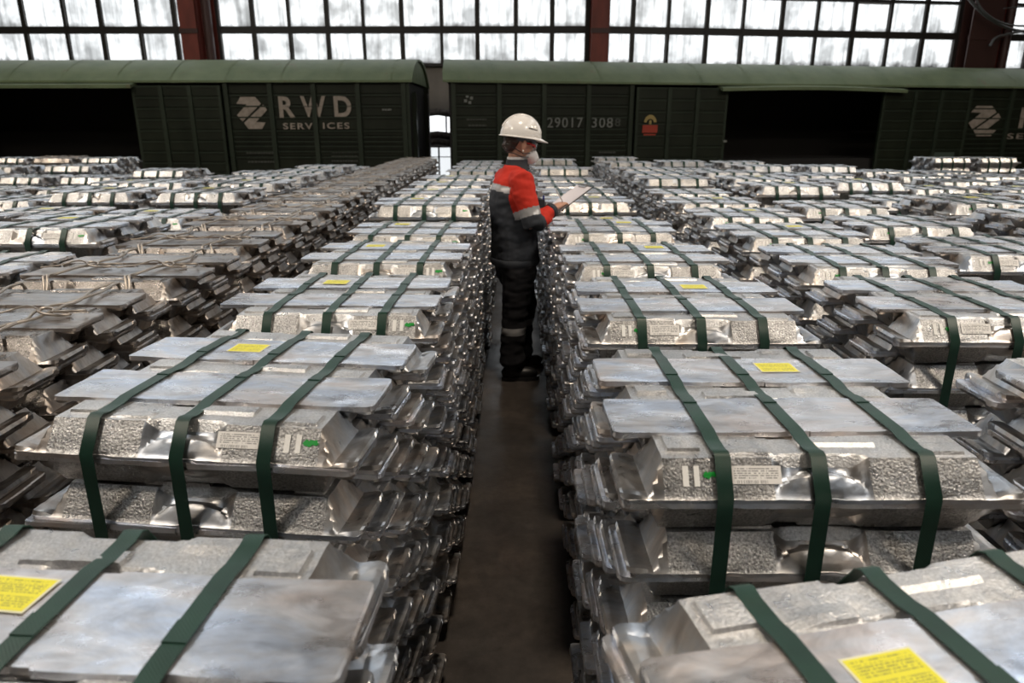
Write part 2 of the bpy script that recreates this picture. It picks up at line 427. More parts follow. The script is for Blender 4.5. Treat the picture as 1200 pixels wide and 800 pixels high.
ORD = ['first','second','third','fourth','fifth','sixth','seventh','eighth','ninth','tenth','eleventh','twelfth','thirteenth','fourteenth','fifteenth','sixteenth','seventeenth','eighteenth']
def bundle(x, y, rot, nl, key, side, nfine, label, group, detail, yx=None, straps=True, prints=True):
    """x: centre, y: front of base; nfine: layers built ingot by ingot; detail: full-shape ingots"""
    root = empty('ingot_bundle', (x, y, 0), rot); tag(root, label, 'ingot bundle', group)
    T = nl * LH; ms = ING[key]; low = ING[key + '_low']; front = None
    nf = min(nfine, nl)
    for k in range(nf):
        for j in range(NC):
            if k == nl - 1 and j % 2: continue
            yy, z, up = spot(j, k, T)
            dx = random.gauss(0, .007) + (.006 if up else -.003); rz = random.gauss(0, .006)
            if k == 0 and j in (1, 3): dx += random.uniform(-.014, .014)
            me = random.choice(ms) if detail else low
            o = put('aluminium_ingot', me, root, (dx, yy + random.gauss(0, .0012), z), (random.gauss(0,.002) + (0 if up else math.pi), random.gauss(0,.003), rz + (math.pi if random.random() < .5 and (j, k) != (0, 0) else 0)))
            if (j, k) == (0, 0): front = o; o.rotation_euler = (0, 0, 0); o.location.x = .0
    if nf < nl:
        s = put('lower_ingots', stuff_mesh(key, nf, nl), root); s['kind'] = 'stuff'
    if key == 'clean':
        if straps:
            for sx in (-.172, 0, .172): put('strap', strap_mesh(nl, not detail), root, (sx + random.uniform(-.008, .008), 0, 0), (0, 0, random.uniform(-.006,.006) if detail else 0))
    else:
        for i, sx in enumerate((-.15, .17)):
            kk = (nl, random.randrange(3))
            if kk not in WIRES: WIRES[kk] = wire_mesh(*kk)
            put('wire_tie', WIRES[kk], root, (sx + random.uniform(-.03, .03), 0, 0))
    if prints and front is not None and key == 'clean':
        for nm, me in SL[side]:
            q = put(nm, me, front)
    if yx is not None:
        yb = put('yellow_label', YL, root, (yx, IW + CP*3 + (.03 if y < .19 * 1.05 and y > .15 else random.uniform(-.015, .015)), T + .0022), (0, 0, random.uniform(-.05, .05)))
        put('label_border', YB, yb)
    return root

# ------------------------------------------------------------------ setting: floor, walls, roof
def floor_mat():
    m = mat('worn_concrete', (.06,.05,.04), .35, 0, .5); b = bsdf(m); v = coord(m, rnd=False)
    c = ramp(m, noi(m, v, 1.6, 6, .65), [(.3, (.030,.026,.023)), (.55, (.062,.052,.045)), (.75, (.12,.097,.078))])
    c2 = ramp(m, noi(m, v, 22, 5, .7), [(.35, .55), (.7, 1.15)]); c = mix(m, .7, c, c2, 'MULTIPLY'); L(m, c, b.inputs['Base Color'])
    L(m, ramp(m, noi(m, v, 3.5, 5), [(.3, .28), (.7, .55)]), b.inputs['Roughness'])
    L(m, bump(m, noi(m, v, 60, 4), .25, .002), b.inputs['Normal']); return m
def struct(name, me, parent=None):
    o = put(name, me, parent)
    if parent is None: o['kind'] = 'structure'
    return o
M_floor = floor_mat()
struct('floor', MB().box((HALL_X0 - .3, HALL_Y0 - .3, -.2), (HALL_X1 + .3, 28, 0)).mesh('floor', M_floor))
def plaster(name, a, b_):
    m = mat(name, a, .8); v = coord(m, (1, 1, .5), rnd=False); L(m, ramp(m, noi(m, v, 1.2, 6, .6), [(.3, a), (.7, b_)]), bsdf(m).inputs['Base Color']); return m
M_wall = plaster('grey_plaster', (.16,.14,.12), (.24,.215,.19))
M_ceil = plaster('roof_deck', (.10,.10,.10), (.16,.16,.155))
M_frame = mat('dark_window_frame', (.022,.018,.015), .55)
def rust_red():
    m = mat('red_oxide_paint', (.20,.030,.018), .5); v = coord(m, (1,1,.3), rnd=False)
    L(m, ramp(m, noi(m, v, 3, 5, .6), [(.3, (.12,.022,.014)), (.7, (.24,.045,.028))]), bsdf(m).inputs['Base Color']); return m
M_red = rust_red()
def pane_mat(name, strength, dirty=True):
    m = bpy.data.materials.new(name); m.use_nodes = True; m.node_tree.nodes.clear()
    out = N(m, 'ShaderNodeOutputMaterial'); em = N(m, 'ShaderNodeEmission'); em.inputs['Strength'].default_value = strength
    gl = N(m, 'ShaderNodeBsdfGlossy'); gl.inputs['Roughness'].default_value = .25; gl.inputs['Color'].default_value = (.05,.05,.05,1)
    ad = N(m, 'ShaderNodeAddShader'); L(m, em.outputs[0], ad.inputs[0]); L(m, gl.outputs[0], ad.inputs[1]); L(m, ad.outputs[0], out.inputs['Surface'])
    if dirty:
        v = coord(m, (1.6, 1, .16)); vs = ramp(m, noi(m, v, 4.2, 3, .5), [(.32, .50), (.58, 1.0)])       # vertical streaks
        v2 = coord(m, (1, 1, 1)); cl = ramp(m, noi(m, v2, 1.3, 3, .5), [(.36, .45), (.56, 1.0)])
        tc = N(m, 'ShaderNodeTexCoord'); sp = N(m, 'ShaderNodeSeparateXYZ'); L(m, tc.outputs['Object'], sp.inputs[0])
        mr = N(m, 'ShaderNodeMapRange'); mr.inputs[1].default_value = 0; mr.inputs[2].default_value = .36; mr.inputs[3].default_value = 1; mr.inputs[4].default_value = 0
        L(m, sp.outputs['Z'], mr.inputs[0])
        nb = noi(m, v2, 3.2, 4, .6); ml = N(m, 'ShaderNodeMath', operation='MULTIPLY'); L(m, mr.outputs[0], ml.inputs[0]); L(m, nb, ml.inputs[1])
        bt = ramp(m, ml.outputs[0], [(.22, (1.,1.,1.)), (.52, (.14,.135,.13))])                     # dirt banked up on the sill
        c = mix(m, 1.0, mix(m, 1.0, vs, cl, 'MULTIPLY'), bt, 'MULTIPLY')
        c = mix(m, 1.0, c, (.95,.985,1.0), 'MULTIPLY'); L(m, c, em.inputs['Color'])
    else: em.inputs['Color'].default_value = (.93,.97,1,1)
    return m
M_pane = pane_mat('dirty_lit_glass', WIN_EMIT)
M_pane_far = pane_mat('lit_glass', SIDE_EMIT, False)
M_sky = pane_mat('rooflight_glass', SKY_EMIT, False)

# far wall: two straight stretches meeting behind the middle column
WD = 22.6
Pm = on_y(701, 35, WD); zr = Pm.z                              # rail height
Pm = Vector((Pm.x, WD, 0))
def point_at(px, py, z):                                          # the point of pixel (px, py) at height z
    return on_z(px, py, z)
Pr = point_at(1120, 43, zr); ur = (Vector((Pr.x, Pr.y, 0)) - Pm).normalized()
ul = Vector((-1, 0, 0))
P_s, z_sill = on_line(508, 76, Pm, ul)
ph = zr - z_sill                                               # pane row height
def frame_of(u):      # matrix: local x along u (left to right), local y into the wall, z up
    a = math.atan2(u.y, u.x); return Matrix.Translation(Pm) @ Matrix.Rotation(a, 4, 'Z')
ML = frame_of(Vector((1, 0, 0))); MR = frame_of(ur)
PANE = {}
def pane_mesh(w, h_):
    k = (round(w, 2), round(h_, 2))
    if k not in PANE: PANE[k] = MB().box((0, 0, 0), (w, .012, h_)).mesh('pane', M_pane)
    return PANE[k]
wn = 0
def window_band(Mx, edges, n_rows, name):
    """edges: local x of frame and mullions, left to right"""
    root = empty(name); root['kind'] = 'structure'; root.matrix_world = Mx
    fr = MB(); x0, x1 = edges[0], edges[-1]
    for i, x in enumerate(edges):
        w = .065 if i % 2 else .045
        if i in (0, len(edges)-1): w = .06
        fr.box((x - w, -.09, z_sill - .05), (x + w, .05, z_sill + ph * n_rows))
    for r in range(n_rows + 1):
        z = z_sill + ph * r; hh = .10 if r % 2 == 1 else .045
        fr.box((x0, -.075, z - hh), (x1, .04, z + hh))
    put('window_frame', fr.mesh('window_frame', M_frame), root)
    rest = MB()
    for r in range(n_rows):
        for a, b in zip(edges, edges[1:]):
            z = z_sill + ph * r
            if r < 2:
                g = random.choice((.03, .035, .07)); p = put('pane', pane_mesh(b - a - 2*g, ph - .04 - g), root, (a + g, random.uniform(0, .02), z + .02))
            else: rest.box((a + .015, 0, z + .02), (b - .015, .012, z + ph - .02))
    o = put('upper_panes', rest.mesh('upper_panes', M_pane_far), root); o['kind'] = 'stuff'
    return root
def sx_l(px): return -on_line(px, 35, Pm, ul)[0]
def sx_r(px): return on_line(px, 38, Pm, ur)[0]
NROW = 7
eL = [sx_l(x) for x in (-57,-14,31,79,121,165,207,224)]; stp = eL[1] - eL[0]
eL = [eL[0] - stp*k for k in range(7, 0, -1)] + eL
window_band(ML, eL, NROW, 'window_1')
window_band(ML, [sx_l(x) for x in (257,298,340,384.5,426.5,471.5,517.5,559.5,604.5,647,688)], NROW, 'window_2')
eR = [sx_r(x) for x in (711,740.5,782,827,869,914,955,998,1040,1081,1120)]; window_band(MR, eR, NROW, 'window_3')
e4 = [sx_r(1170)]; e4 += [e4[0] + 1.12*k for k in range(1, 7)]; window_band(MR, e4, NROW, 'window_4')
top_z = z_sill + ph * NROW
# wall itself, below and above the glazing, with its low window and door lights in the gap between the cars
gx0, gx1 = sx_l(492) - .1, sx_l(530) + .1
def gz(py): return on_line(508, py, Pm, ul)[1]
wl = MB(); xl = eL[0] - .5
wl.box((xl, .05, 0), (gx0, .35, z_sill)); wl.box((gx1, .05, 0), (0, .35, z_sill))
wl.box((gx0, .05, gz(135)), (gx1, .35, z_sill)); wl.box((gx0, .05, gz(172)), (gx1, .35, gz(155)))
wl.box((xl, .05, top_z), (0, .35, CEIL_Z + .3)); wl.box((xl, .06, z_sill), (0, .35, top_z))
o = struct('wall_back', wl.mesh('wall_back', M_wall)); o.matrix_world = ML
wr = MB().box((0, .05, 0), (eR[-1] + 10, .35, z_sill)); wr.box((0, .05, top_z), (eR[-1] + 10, .35, CEIL_Z + .3)); wr.box((0, .06, z_sill), (eR[-1] + 10, .35, top_z))
o = struct('wall_back_right', wr.mesh('wall_back_right', M_wall)); o.matrix_world = MR
lw = empty('window_5'); lw['kind'] = 'structure'; lw.matrix_world = ML
put('pane', MB().box((gx0, .2, gz(155)), (gx1, .22, gz(135))).mesh('pane', pane_mat('bright_glass', 1.6, False)), lw)
put('window_frame', MB().box((sx_l(518.5), .1, gz(155)), (sx_l(520.5), .2, gz(135))).mesh('window_frame', M_frame), lw)
dr = empty('door_1'); dr['kind'] = 'structure'; dr.matrix_world = ML
M_door = pane_mat('daylit_door_glass', .75, False)
for a, b in ((492, 508.5), (510, 530)):
    put('door_leaf', MB().box((sx_l(a), .2, 0), (sx_l(b), .22, gz(172))).mesh('door_leaf', M_door), dr)
put('door_frame', MB().box((sx_l(508.5), .1, 0), (sx_l(510.3), .2, gz(172))).box((gx0, .12, gz(184.5)), (gx1, .2, gz(183.6))).box((gx0, .1, gz(173)), (gx1, .22, gz(170))).mesh('door_frame', M_frame), dr)
# insulated pipes along the wall
M_lag = mat('pipe_lagging', (.10,.075,.06), .8); v = coord(M_lag, rnd=False); L(M_lag, ramp(M_lag, noi(M_lag, v, 9, 5), [(.3,(.05,.038,.03)),(.7,(.2,.17,.15))]), bsdf(M_lag).inputs['Base Color'])
def pipe(py0, py1, label, y=-.45):
    z0, z1 = gz(py1), gz(py0); r = abs(z1 - z0)/2 * .93; pts = [(gx0 - 3 + i*.4, y + .02*math.sin(i), (z0+z1)/2 + .03*math.sin(i*2.3)) for i in range(int((gx1 - gx0 + 6)/.4))]
    o = put('pipe', MB().tube(pts, r, 12).mesh('pipe', M_lag, 40)); o.matrix_world = ML; tag(o, label, 'pipe', 'pipes on the back wall')
pipe(128, 137, 'ragged lagged pipe just above the small bright window between the boxcars')
pipe(154, 163, 'brown lagged pipe just below the small bright window between the boxcars')
pipe(163, 171, 'dark lagged pipe directly above the pale door between the boxcars')

# columns: rolled I-sections with a joint plate
M_dkcol = mat('dark_and_shaded_steel', (.055,.022,.018), .5)  # dark red of plates and right column; painted shade on side strips
def column(Mx, x0, x1, web, label, M_red=M_red):
    root = empty('steel_column'); root.matrix_world = Mx @ Matrix.Translation(((x0 + x1)/2, -.55, 0)); h_ = (x1 - x0)/2
    put('flange', MB().box((-h_, -.02, 0), (web, .02, CEIL_Z)).mesh('flange', M_red), root)
    put('web', MB().box((web - .03, .0, 0), (web + .0, .42, CEIL_Z)).box((-h_ , .40, 0), (h_, .44, CEIL_Z)).mesh('web', M_red), root)
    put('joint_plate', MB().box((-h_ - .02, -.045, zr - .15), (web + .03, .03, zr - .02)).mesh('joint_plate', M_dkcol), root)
    if web < h_ - .05: put('side_shade', MB().tube([(h_ - .12, .1, 0), (h_ - .12, .1, CEIL_Z)], .13, 10).mesh('side_shade', M_dkcol, 40), root)  # dark round strip added for the shade on the column's side
    tag(root, label, 'column', 'steel columns of the back wall'); return root
column(ML, sx_l(221), sx_l(256), (sx_l(240) - sx_l(221)) - (sx_l(256) - sx_l(221))/2, 'red steel column behind the left boxcar roof')
column(ML, sx_l(691), sx_l(711), (sx_l(711) - sx_l(691))/2, 'narrow red steel column above the numbered boxcar')
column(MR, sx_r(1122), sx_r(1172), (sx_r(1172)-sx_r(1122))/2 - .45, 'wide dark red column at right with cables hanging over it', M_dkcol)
put('brick_pier', MB().box((sx_r(1150), -.30, 0), (sx_r(1170), .05, CEIL_Z)).mesh('brick_pier', M_red), bpy.data.objects['wall_back_right'])
M_cable = mat('grey_cable', (.10,.10,.10), .5)
def cable(pts, label, r=.03):
    q = []
    for px, py, dy in pts:
        s, z = on_line(px, py, Pm + Vector((0, -.9 + dy, 0)), ur); w = Pm + Vector((0, -.9 + dy, 0)) + ur*s; q.append((w.x, w.y, z))
    o = put('cable', MB().tube(smooth_path(q, 6), r, 6).mesh('cable', M_cable, 60)); tag(o, label, 'cable', 'cables by the right column')
cable([(1128,-14,0),(1140,4,0),(1160,22,0),(1185,34,0),(1215,38,0),(1240,36,0)], 'upper grey cable sagging across the wide right column', .045)
cable([(1140,-12,-.1),(1150,10,-.1),(1168,24,-.1),(1190,30,-.1),(1220,30,-.1)], 'thin grey cable running just above the sagging one at right', .03)
cable([(1160,54,-.05),(1166,45,-.05),(1180,40,-.05),(1205,36,-.05),(1230,38,-.05)], 'short curled cable end low on the wide right column', .04)
cable([(1176,10,-.05),(1190,8.5,-.05),(1230,7,-.05)], 'straight thin cable high in front of the far right window', .02)

# side walls, rear wall and roof with added glazing (outside the frame; they light the hall)
YB1 = 27.5
def plain_wall(name, Mx, length):
    o = struct(name, MB().box((0, 0, 0), (length, .3, CEIL_Z + .3)).mesh(name, M_wall)); o.matrix_world = Mx
plain_wall('wall_left', Matrix.Translation((HALL_X0, HALL_Y0, 0)) @ Matrix.Rotation(R(90), 4, 'Z'), WD - HALL_Y0)
plain_wall('wall_right', Matrix.Translation((HALL_X1, YB1, 0)) @ Matrix.Rotation(R(-90), 4, 'Z'), YB1 - HALL_Y0)
plain_wall('wall_rear', Matrix.Translation((HALL_X1, HALL_Y0, 0)) @ Matrix.Rotation(R(180), 4, 'Z'), HALL_X1 - HALL_X0)
# roof deck with unseen rooflights, added for their light and kept off the aisle
sky = [(-10.5, -7.5), (7.5, 10.5)]; cm = MB(); x = HALL_X0 - .3
for a, b in sky:
    cm.box((x, HALL_Y0 - .3, CEIL_Z), (a, 28, CEIL_Z + .25)); cm.box((a, HALL_Y0 - .3, CEIL_Z), (b, -10, CEIL_Z + .25)); cm.box((a, 20, CEIL_Z), (b, 28, CEIL_Z + .25)); x = b
cm.box((x, HALL_Y0 - .3, CEIL_Z), (HALL_X1 + .3, 28, CEIL_Z + .25)); struct('ceiling', cm.mesh('ceiling', M_ceil))
for i, (a, b) in enumerate(sky):
    rt = empty('window_%d' % (9 + i)); rt['kind'] = 'structure'  # unseen rooflight, added to light the stacks
    put('pane', MB().box((a, -10, CEIL_Z + .1), (b, 20, CEIL_Z + .12)).mesh('pane', M_sky), rt)
    fr = MB(); y = -10
    while y <= 20: fr.box((a, y - .05, CEIL_Z + .02), (b, y + .05, CEIL_Z + .1)); y += 1.5
    put('window_frame', fr.mesh('window_frame', M_frame), rt)
# high-bay lamps
M_shade = mat('lamp_shade', (.4,.4,.4), .4, .8)
lamp_me = MB().loft([(0,0,0,.48,.48),(0,0,.14,.40,.40),(0,0,.3,.12,.12),(0,0,.4,.09,.09)], 20).mesh('lamp_shade', M_shade, 40)
LN = ['left one behind the camera','right one behind the camera','left of the middle rows','straight above the aisle','right of the middle rows','at the far left by the boxcars','at the far right by the boxcars']
for i, (lx, ly) in enumerate(LAMPS):
    r = empty('high_bay_lamp', (lx, ly, LAMP_Z)); tag(r, 'grey round high-bay lamp under the roof, ' + LN[i], 'lamp', 'high-bay lamps under the roof')
    put('lamp_shade', lamp_me, r); put('cord', MB().box((-.01,-.01,.4), (.01,.01,CEIL_Z - LAMP_Z)).mesh('cord', M_shade), r)
    ld = bpy.data.lights.new('lamp_light', 'AREA'); ld.shape = 'DISK'; ld.size = 1.1; ld.energy = LAMP_W; ld.color = (1, .85, .68); lo = bpy.data.objects.new('lamp_light', ld); COL.objects.link(lo); lo.parent = r; lo.location = (0, 0, -.01)

# ------------------------------------------------------------------ boxcars
def green_mat(name, c0, c1, rough, rust=None):
    m = mat(name, c0, rough, 0, .25); v = coord(m, (1, 1, .6), rnd=False); c = ramp(m, noi(m, v, 2.4, 6, .6), [(.3, c0), (.7, c1)])
    if rust: c = mix(m, ramp(m, noi(m, v, 1.3, 7, .7), [(.60, 0.), (.70, .75)]), c, rust)
    L(m, c, bsdf(m).inputs['Base Color']); return m
M_roof = green_mat('pale_green_roof', (.115,.155,.085), (.165,.205,.115), .5, (.16,.12,.075))
M_green = green_mat('dark_green_paint', (.008,.011,.006), (.015,.020,.011), .5)
M_rib = green_mat('green_rib_and_lip_light', (.018,.026,.017), (.030,.040,.027), .45)  # paler green of ribs, also the light painted on pressed lips
M_in = mat('car_interior', (.012,.011,.010), .8)
M_let = mat('faded_lettering', (.34,.29,.24), .7); v = coord(M_let, rnd=False); L(M_let, ramp(M_let, noi(M_let, v, 9, 5), [(.3,(.22,.185,.15)),(.7,(.36,.31,.26))]), bsdf(M_let).inputs['Base Color'])
M_num = mat('chalky_numbers', (.17,.18,.165), .7); M_dim = mat('dim_small_print', (.055,.06,.05), .7)
def text_mesh(body, size_h, width, m, bold=.0, shear=0, space=1.0):
    cu = bpy.data.curves.new('lettering', 'FONT'); cu.body = body; cu.size = 1; cu.extrude = .004; cu.offset = bold; cu.shear = shear; cu.space_character = space
    cu.resolution_u = 4
    t = bpy.data.objects.new('lettering_tmp', cu); COL.objects.link(t); dg = bpy.context.evaluated_depsgraph_get(); dg.update()
    me = bpy.data.meshes.new_from_object(t.evaluated_get(dg)); bpy.data.objects.remove(t)
    xs = [q.co.x for q in me.vertices]; ys = [q.co.y for q in me.vertices]; x0, x1, y0, y1 = min(xs), max(xs), min(ys), max(ys)
    sx = width/(x1 - x0); sy = size_h/(y1 - y0)
    for q in me.vertices: q.co = ((q.co.x - x0)*sx, -q.co.z*1.0, (q.co.y - y0)*sy)
    me.materials.clear(); me.materials.append(m); me.update(); return me
CARD = 18.0
def boxcar(Pn, Pf, sgn, label):
    """Pn: near end of the visible body corner (ground), Pf: a far point of the same side, sgn +1: extends right"""
    u = (Pf - Pn).normalized(); ux = u if sgn > 0 else -u
    a = math.atan2(ux.y, ux.x); root = empty('boxcar', Pn, a); tag(root, label, 'train car', 'boxcars standing behind the stacks')
    def S(px, py=150): s, z = on_line(px, py, Pn, ux); return s
    def Z(py, px): return on_line(px, py, Pn, ux)[1]
    return root, S, Z
HW = 2.9   # body depth
def roof_part(root, s0, s1, ze, zt):
    prof = []; n = 14
    for i in range(n + 1):
        t = i/n; y = -.12 + (HW + .24)*t; q = 1 - abs(2*t - 1)**2.3; prof.append((y, ze + (zt - ze)*q))
    m = MB(); v = []; th = .05
    for s in (s0, s1):
        v += [(s, y, z) for y, z in prof] + [(s, y, z - th) for y, z in prof[::-1]]
    k = 2*(n+1); f = [(i, (i+1)%k, k + (i+1)%k, k + i) for i in range(k)] + [tuple(range(k))[::-1], tuple(range(k, 2*k))]
    m.add(v, f)
    # gable ends
    for s in (s0 + .06, s1 - .06):
        m.add([(s, y, z - .02) for y, z in prof] , [tuple(range(n+1))])
    rf = put('roof', m.mesh('roof', M_roof, 30), root)
    seams = MB(); s = s0 + 1.3
    while s < s1 - .4:
        vv = []
        for i in range(n + 1): y, z = prof[i]; vv += [(s - .02, y, z + .012), (s + .02, y, z + .012)]
        seams.add(vv, [(2*i, 2*i+1, 2*i+3, 2*i+2) for i in range(n)]); s += 1.35
    put('roof_seams', seams.mesh('roof_seams', M_roof), rf)
def side_panel(root, s0, s1, z0, z1, zs, name='side_panel', y=0, boards=False):
    m = MB(); zs = [z0] + [z for z in zs if z0 < z < z1] + [z1]
    for a, b in zip(zs, zs[1:]):
        g = .028; m.box((s0, y, a + g/2), (s1, y + .06, b - g/2))
        m.box((s0, y - .03, b - g/2 - .035), (s1, y, b - g/2), 1)      # pressed lip; the light it catches is painted as paler green
    m.box((s0, y + .03, z0), (s1, y + .07, z1)); return put(name, m.mesh(name, [M_green, M_rib]), root)
def rib(root, s, z0, z1, w=.11, y=-.07):
    put('rib', MB().box((s - w/2, y, z0), (s + w/2, .02, z1)).mesh('rib', M_rib), root)
def shell(root, s0, s1, zb, ze, opening):
    m = MB(); m.box((s0, HW - .08, 0), (s1, HW, ze)); m.box((s0, .07, 0), (s1, HW, zb))
    m.box((s0, .0, 0), (s0 + .08, HW, ze)); m.box((s1 - .08, 0, 0), (s1, HW, ze)); m.box((s0, 0, ze - .05), (s1, HW, ze - .01))
    put('inner_shell', m.mesh('inner_shell', M_in), root)
def logo(root, S, Z, x0, x1, y0, y1):
    A = [(30,0),(115,0),(146,39),(28,142),(0,104),(62,42),(3,40)]; B = [(158,44),(178,75),(108,144),(162,148),(138,185),(58,185),(36,150)]
    s0, s1 = S(x0), S(x1); z1, z0 = Z(y0, (x0+x1)/2), Z(y1, (x0+x1)/2); m = MB()
    for P in (A, B):
        poly = [(s0 + (s1-s0)*x/178, z1 + (z0-z1)*y/185) for x, y in P]; m.prism(poly, -.028, -.024)
    put('painted_emblem', m.mesh('painted_emblem', M_let), root)
def smallprint(root, S, Z, x0, x1, ys, m=M_dim):
    rr = random.Random(int(x0))
    for y in ys:
        mb = MB(); x = x0 + rr.uniform(0, 2)
        while x < x1:
            w = rr.uniform(1.5, 4); mb.box((S(x), -.027, Z(y + 1.1, x)), (S(min(x + w, x1)), -.024, Z(y - 1.1, x))); x += w + .8
        o = put('small_print', mb.mesh('small_print', m), root); o['kind'] = 'stuff'
def lettering(root, S, Z, body, x0, x1, y0, y1, m, bold=.02, space=1.0, shear=0, tilt=0):
    zb = Z(y1, x0); me = text_mesh(body, Z(y0, x0) - zb, S(x1) - S(x0), m, bold, shear, space)
    put('lettering', me, root, (S(x0), -.026, zb))
ZT_pt = on_y(508, 69.5, CARD + 1.3); zt_roof = ZT_pt.z; ze_roof = on_y(508, 94, CARD).z
def far_pt(px, py):      # ground point whose roof crown shows at (px, py)
    q = on_z(px, py, zt_roof); k = (q.y - 1.3)/q.y; return Vector((q.x*k, q.y*k, 0))
# left car
PnL = on_y(480, 150, CARD); PnL.z = 0; PfL = far_pt(0, 70.5)
carL, S, Z = boxcar(PnL, PfL, -1, 'dark green boxcar on the left with a big emblem and pale lettering')
zb = .9; zf = 1.0
E_L = -15.2
roof_part(carL, E_L, .12, ze_roof, zt_roof); shell(carL, E_L, 0, .82, ze_roof, None)
zs_pan = [Z(y, 400) for y in (183,176,170,164.5,159,152,136,123,110)]
px_r = [270,321,371,422,475]
for a, b in zip(px_r, px_r[1:]): side_panel(carL, S(a), S(b), .3, ze_roof - .03, zs_pan)
for p in px_r: rib(carL, S(p), .3, ze_roof)
rib(carL, S(479.5), .3, ze_roof, .08, -.03)
put('end_post', MB().box((.0, .55, .3), (.10, .75, ze_roof - .25)).mesh('end_post', M_rib), carL)
put('end_post', MB().box((.0, HW - .2, .3), (.12, HW, ze_roof - .05)).mesh('end_post', M_rib), carL)
put('ladder', MB().tube([(.13, HW - .35, .3), (.13, HW - .35, ze_roof - .2)], .02, 6).mesh('ladder', mat('worn_steel', (.3,.3,.32), .4, .7)), carL)
put('sill', MB().box((E_L, -.05, 0), (0, .1, .3)).mesh('sill', M_green), carL)
def door(root, s0, s1, rs, z0, z1, n, label=None):
    d = MB(); z_ = [z0 + (z1 - z0)*i/n for i in range(n + 1)]
    dd = put('sliding_door', MB().box((s0, -.16, z0), (s0 + .07, -.08, z1)).box((s1 - .07, -.16, z0), (s1, -.08, z1)).box((s0, -.13, z0), (s1, -.1, z1)).mesh('sliding_door', M_rib), root)
    for a, b in zip(z_, z_[1:]):
        put('board', MB().box((s0 + .07, -.158, a + .02), (s1 - .07, -.13, b - .01)).box((s0+.07, -.172, b - .045), (s1 - .07, -.158, b - .015), 1).mesh('board', [M_green, M_rib]), dd)  # board lips in the paler green carry painted light
    for r_ in rs: put('door_rib', MB().box((r_ - .05, -.20, z0), (r_ + .05, -.158, z1)).mesh('door_rib', M_rib), dd)
    return dd
door(carL, S(164.5), S(266), [S(198), S(231)], .3, ze_roof - .12, 9)
# beyond the open doorway the other end of the car
side_panel(carL, E_L, S(-60), .3, ze_roof - .03, zs_pan)
def canopy(root, s0, s1, z, sag=0):
    n = 12; m = MB(); v = []
    for i in range(n + 1):
        s = s0 + (s1 - s0)*i/n; zz = z + sag*math.sin(math.pi*i/n)
        v += [(s, -.34, zz - .05), (s, -.34, zz + .03), (s, .0, zz + .09), (s, 0, zz + .03)]
    m.add(v, [(i*4+j, i*4+(j+1)%4, (i+1)*4+(j+1)%4, (i+1)*4+j) for i in range(n) for j in range(4)] + [(0,1,2,3), tuple(n*4+j for j in (3,2,1,0))])
    put('door_hood', m.mesh('door_hood', M_roof), root)
canopy(carL, S(-60), S(168), Z(96.5, 80) - .10)
logo(carL, S, Z, 280, 315.5, 113.5, 151)
lettering(carL, S, Z, 'R', 329.5, 348, 113, 138, M_let, .03)
lettering(carL, S, Z, 'W', 355, 384, 112.5, 137.5, M_let, .03)
lettering(carL, S, Z, 'D', 393.5, 413.5, 112.5, 137.5, M_let, .03)
lettering(carL, S, Z, 'SERV', 332.5, 367, 144, 151.5, M_let, .02, 1.25)
lettering(carL, S, Z, 'ICES', 379, 410, 143.5, 151, M_let, .02, 1.25)
smallprint(carL, S, Z, 285, 318, (179, 184.5, 189.5)); smallprint(carL, S, Z, 386, 418, (178, 183.5, 188.5)); smallprint(carL, S, Z, 449, 460, (128.5,), M_num)
# right car
PnR = on_y(527, 150, CARD); PnR.z = 0; PfR = far_pt(1200, 80)
carR, S, Z = boxcar(PnR, PfR, 1, 'dark green boxcar on the right with number 29017308 and an open doorway')
E_R = 19.0
roof_part(carR, -.15, E_R, ze_roof, zt_roof); shell(carR, 0, E_R, .82, ze_roof, None)
for ch in carR.children:        # the coupling end stands square to the neighbouring car
    if ch.name.startswith(('roof', 'inner_shell')):
        for v_ in ch.data.vertices:
            if v_.co.x < .5: v_.co.x += max(0, v_.co.y) * .15
zs_pan = [Z(y, 620) for y in (189,182,175.5,169.5,163,156.5,150,136,123,110)]
px_r = [532,585,637,688.5,738]
for a, b in zip(px_r, px_r[1:]): side_panel(carR, S(a), S(b), .3, ze_roof - .03, zs_pan)
for p in px_r: rib(carR, S(p), .3, ze_roof)
px_q = [1129,1178,1225,1270,1315]
for a, b in zip(px_q, px_q[1:]): side_panel(carR, S(a), S(b), .3, ze_roof - .03, zs_pan)
for p in px_q: rib(carR, S(p), .3, ze_roof)
put('sill', MB().box((0, -.05, 0), (E_R, .1, .3)).mesh('sill', M_green), carR)
dl = door(carR, S(742), S(847), [S(779.5), S(812)], .3, ze_roof - .12, 8)
door(carR, S(1026), S(1127), [S(1062), S(1092)], .3, ze_roof - .12, 9)
canopy(carR, S(837), S(1047), Z(100, 940) - .13, .05)
put('door_handle', MB().box((S(845), -.2, Z(166.5, 846)), (S(849), -.16, Z(164, 846))).mesh('door_handle', M_num), carR)
logo(carR, S, Z, 1133, 1170, 124, 159.5)
lettering(carR, S, Z, 'R', 1192, 1212, 126, 150, M_let, .03); lettering(carR, S, Z, 'W', 1219, 1248, 127, 151, M_let, .03); lettering(carR, S, Z, 'D', 1256, 1276, 128, 152, M_let, .03)
lettering(carR, S, Z, 'SERVICES', 1181, 1268, 156, 163, M_let, .02, 1.25)
lettering(carR, S, Z, '29017', 641, 682.5, 137.5, 149.5, M_num, .004, 1.15)
lettering(carR, S, Z, '308', 693, 717.5, 137.5, 149.5, M_num, .004, 1.15); lettering(carR, S, Z, '8', 720, 726.5, 138.5, 148, M_dim, .012)
lettering(carR, S, Z, '20', 659, 668, 183, 190, M_dim, .01)
smallprint(carR, S, Z, 701, 722, (178.5, 183)); smallprint(carR, S, Z, 547, 570, (140, 147)); smallprint(carR, S, Z, 1128+5, 1155, (187,189.5), M_dim)
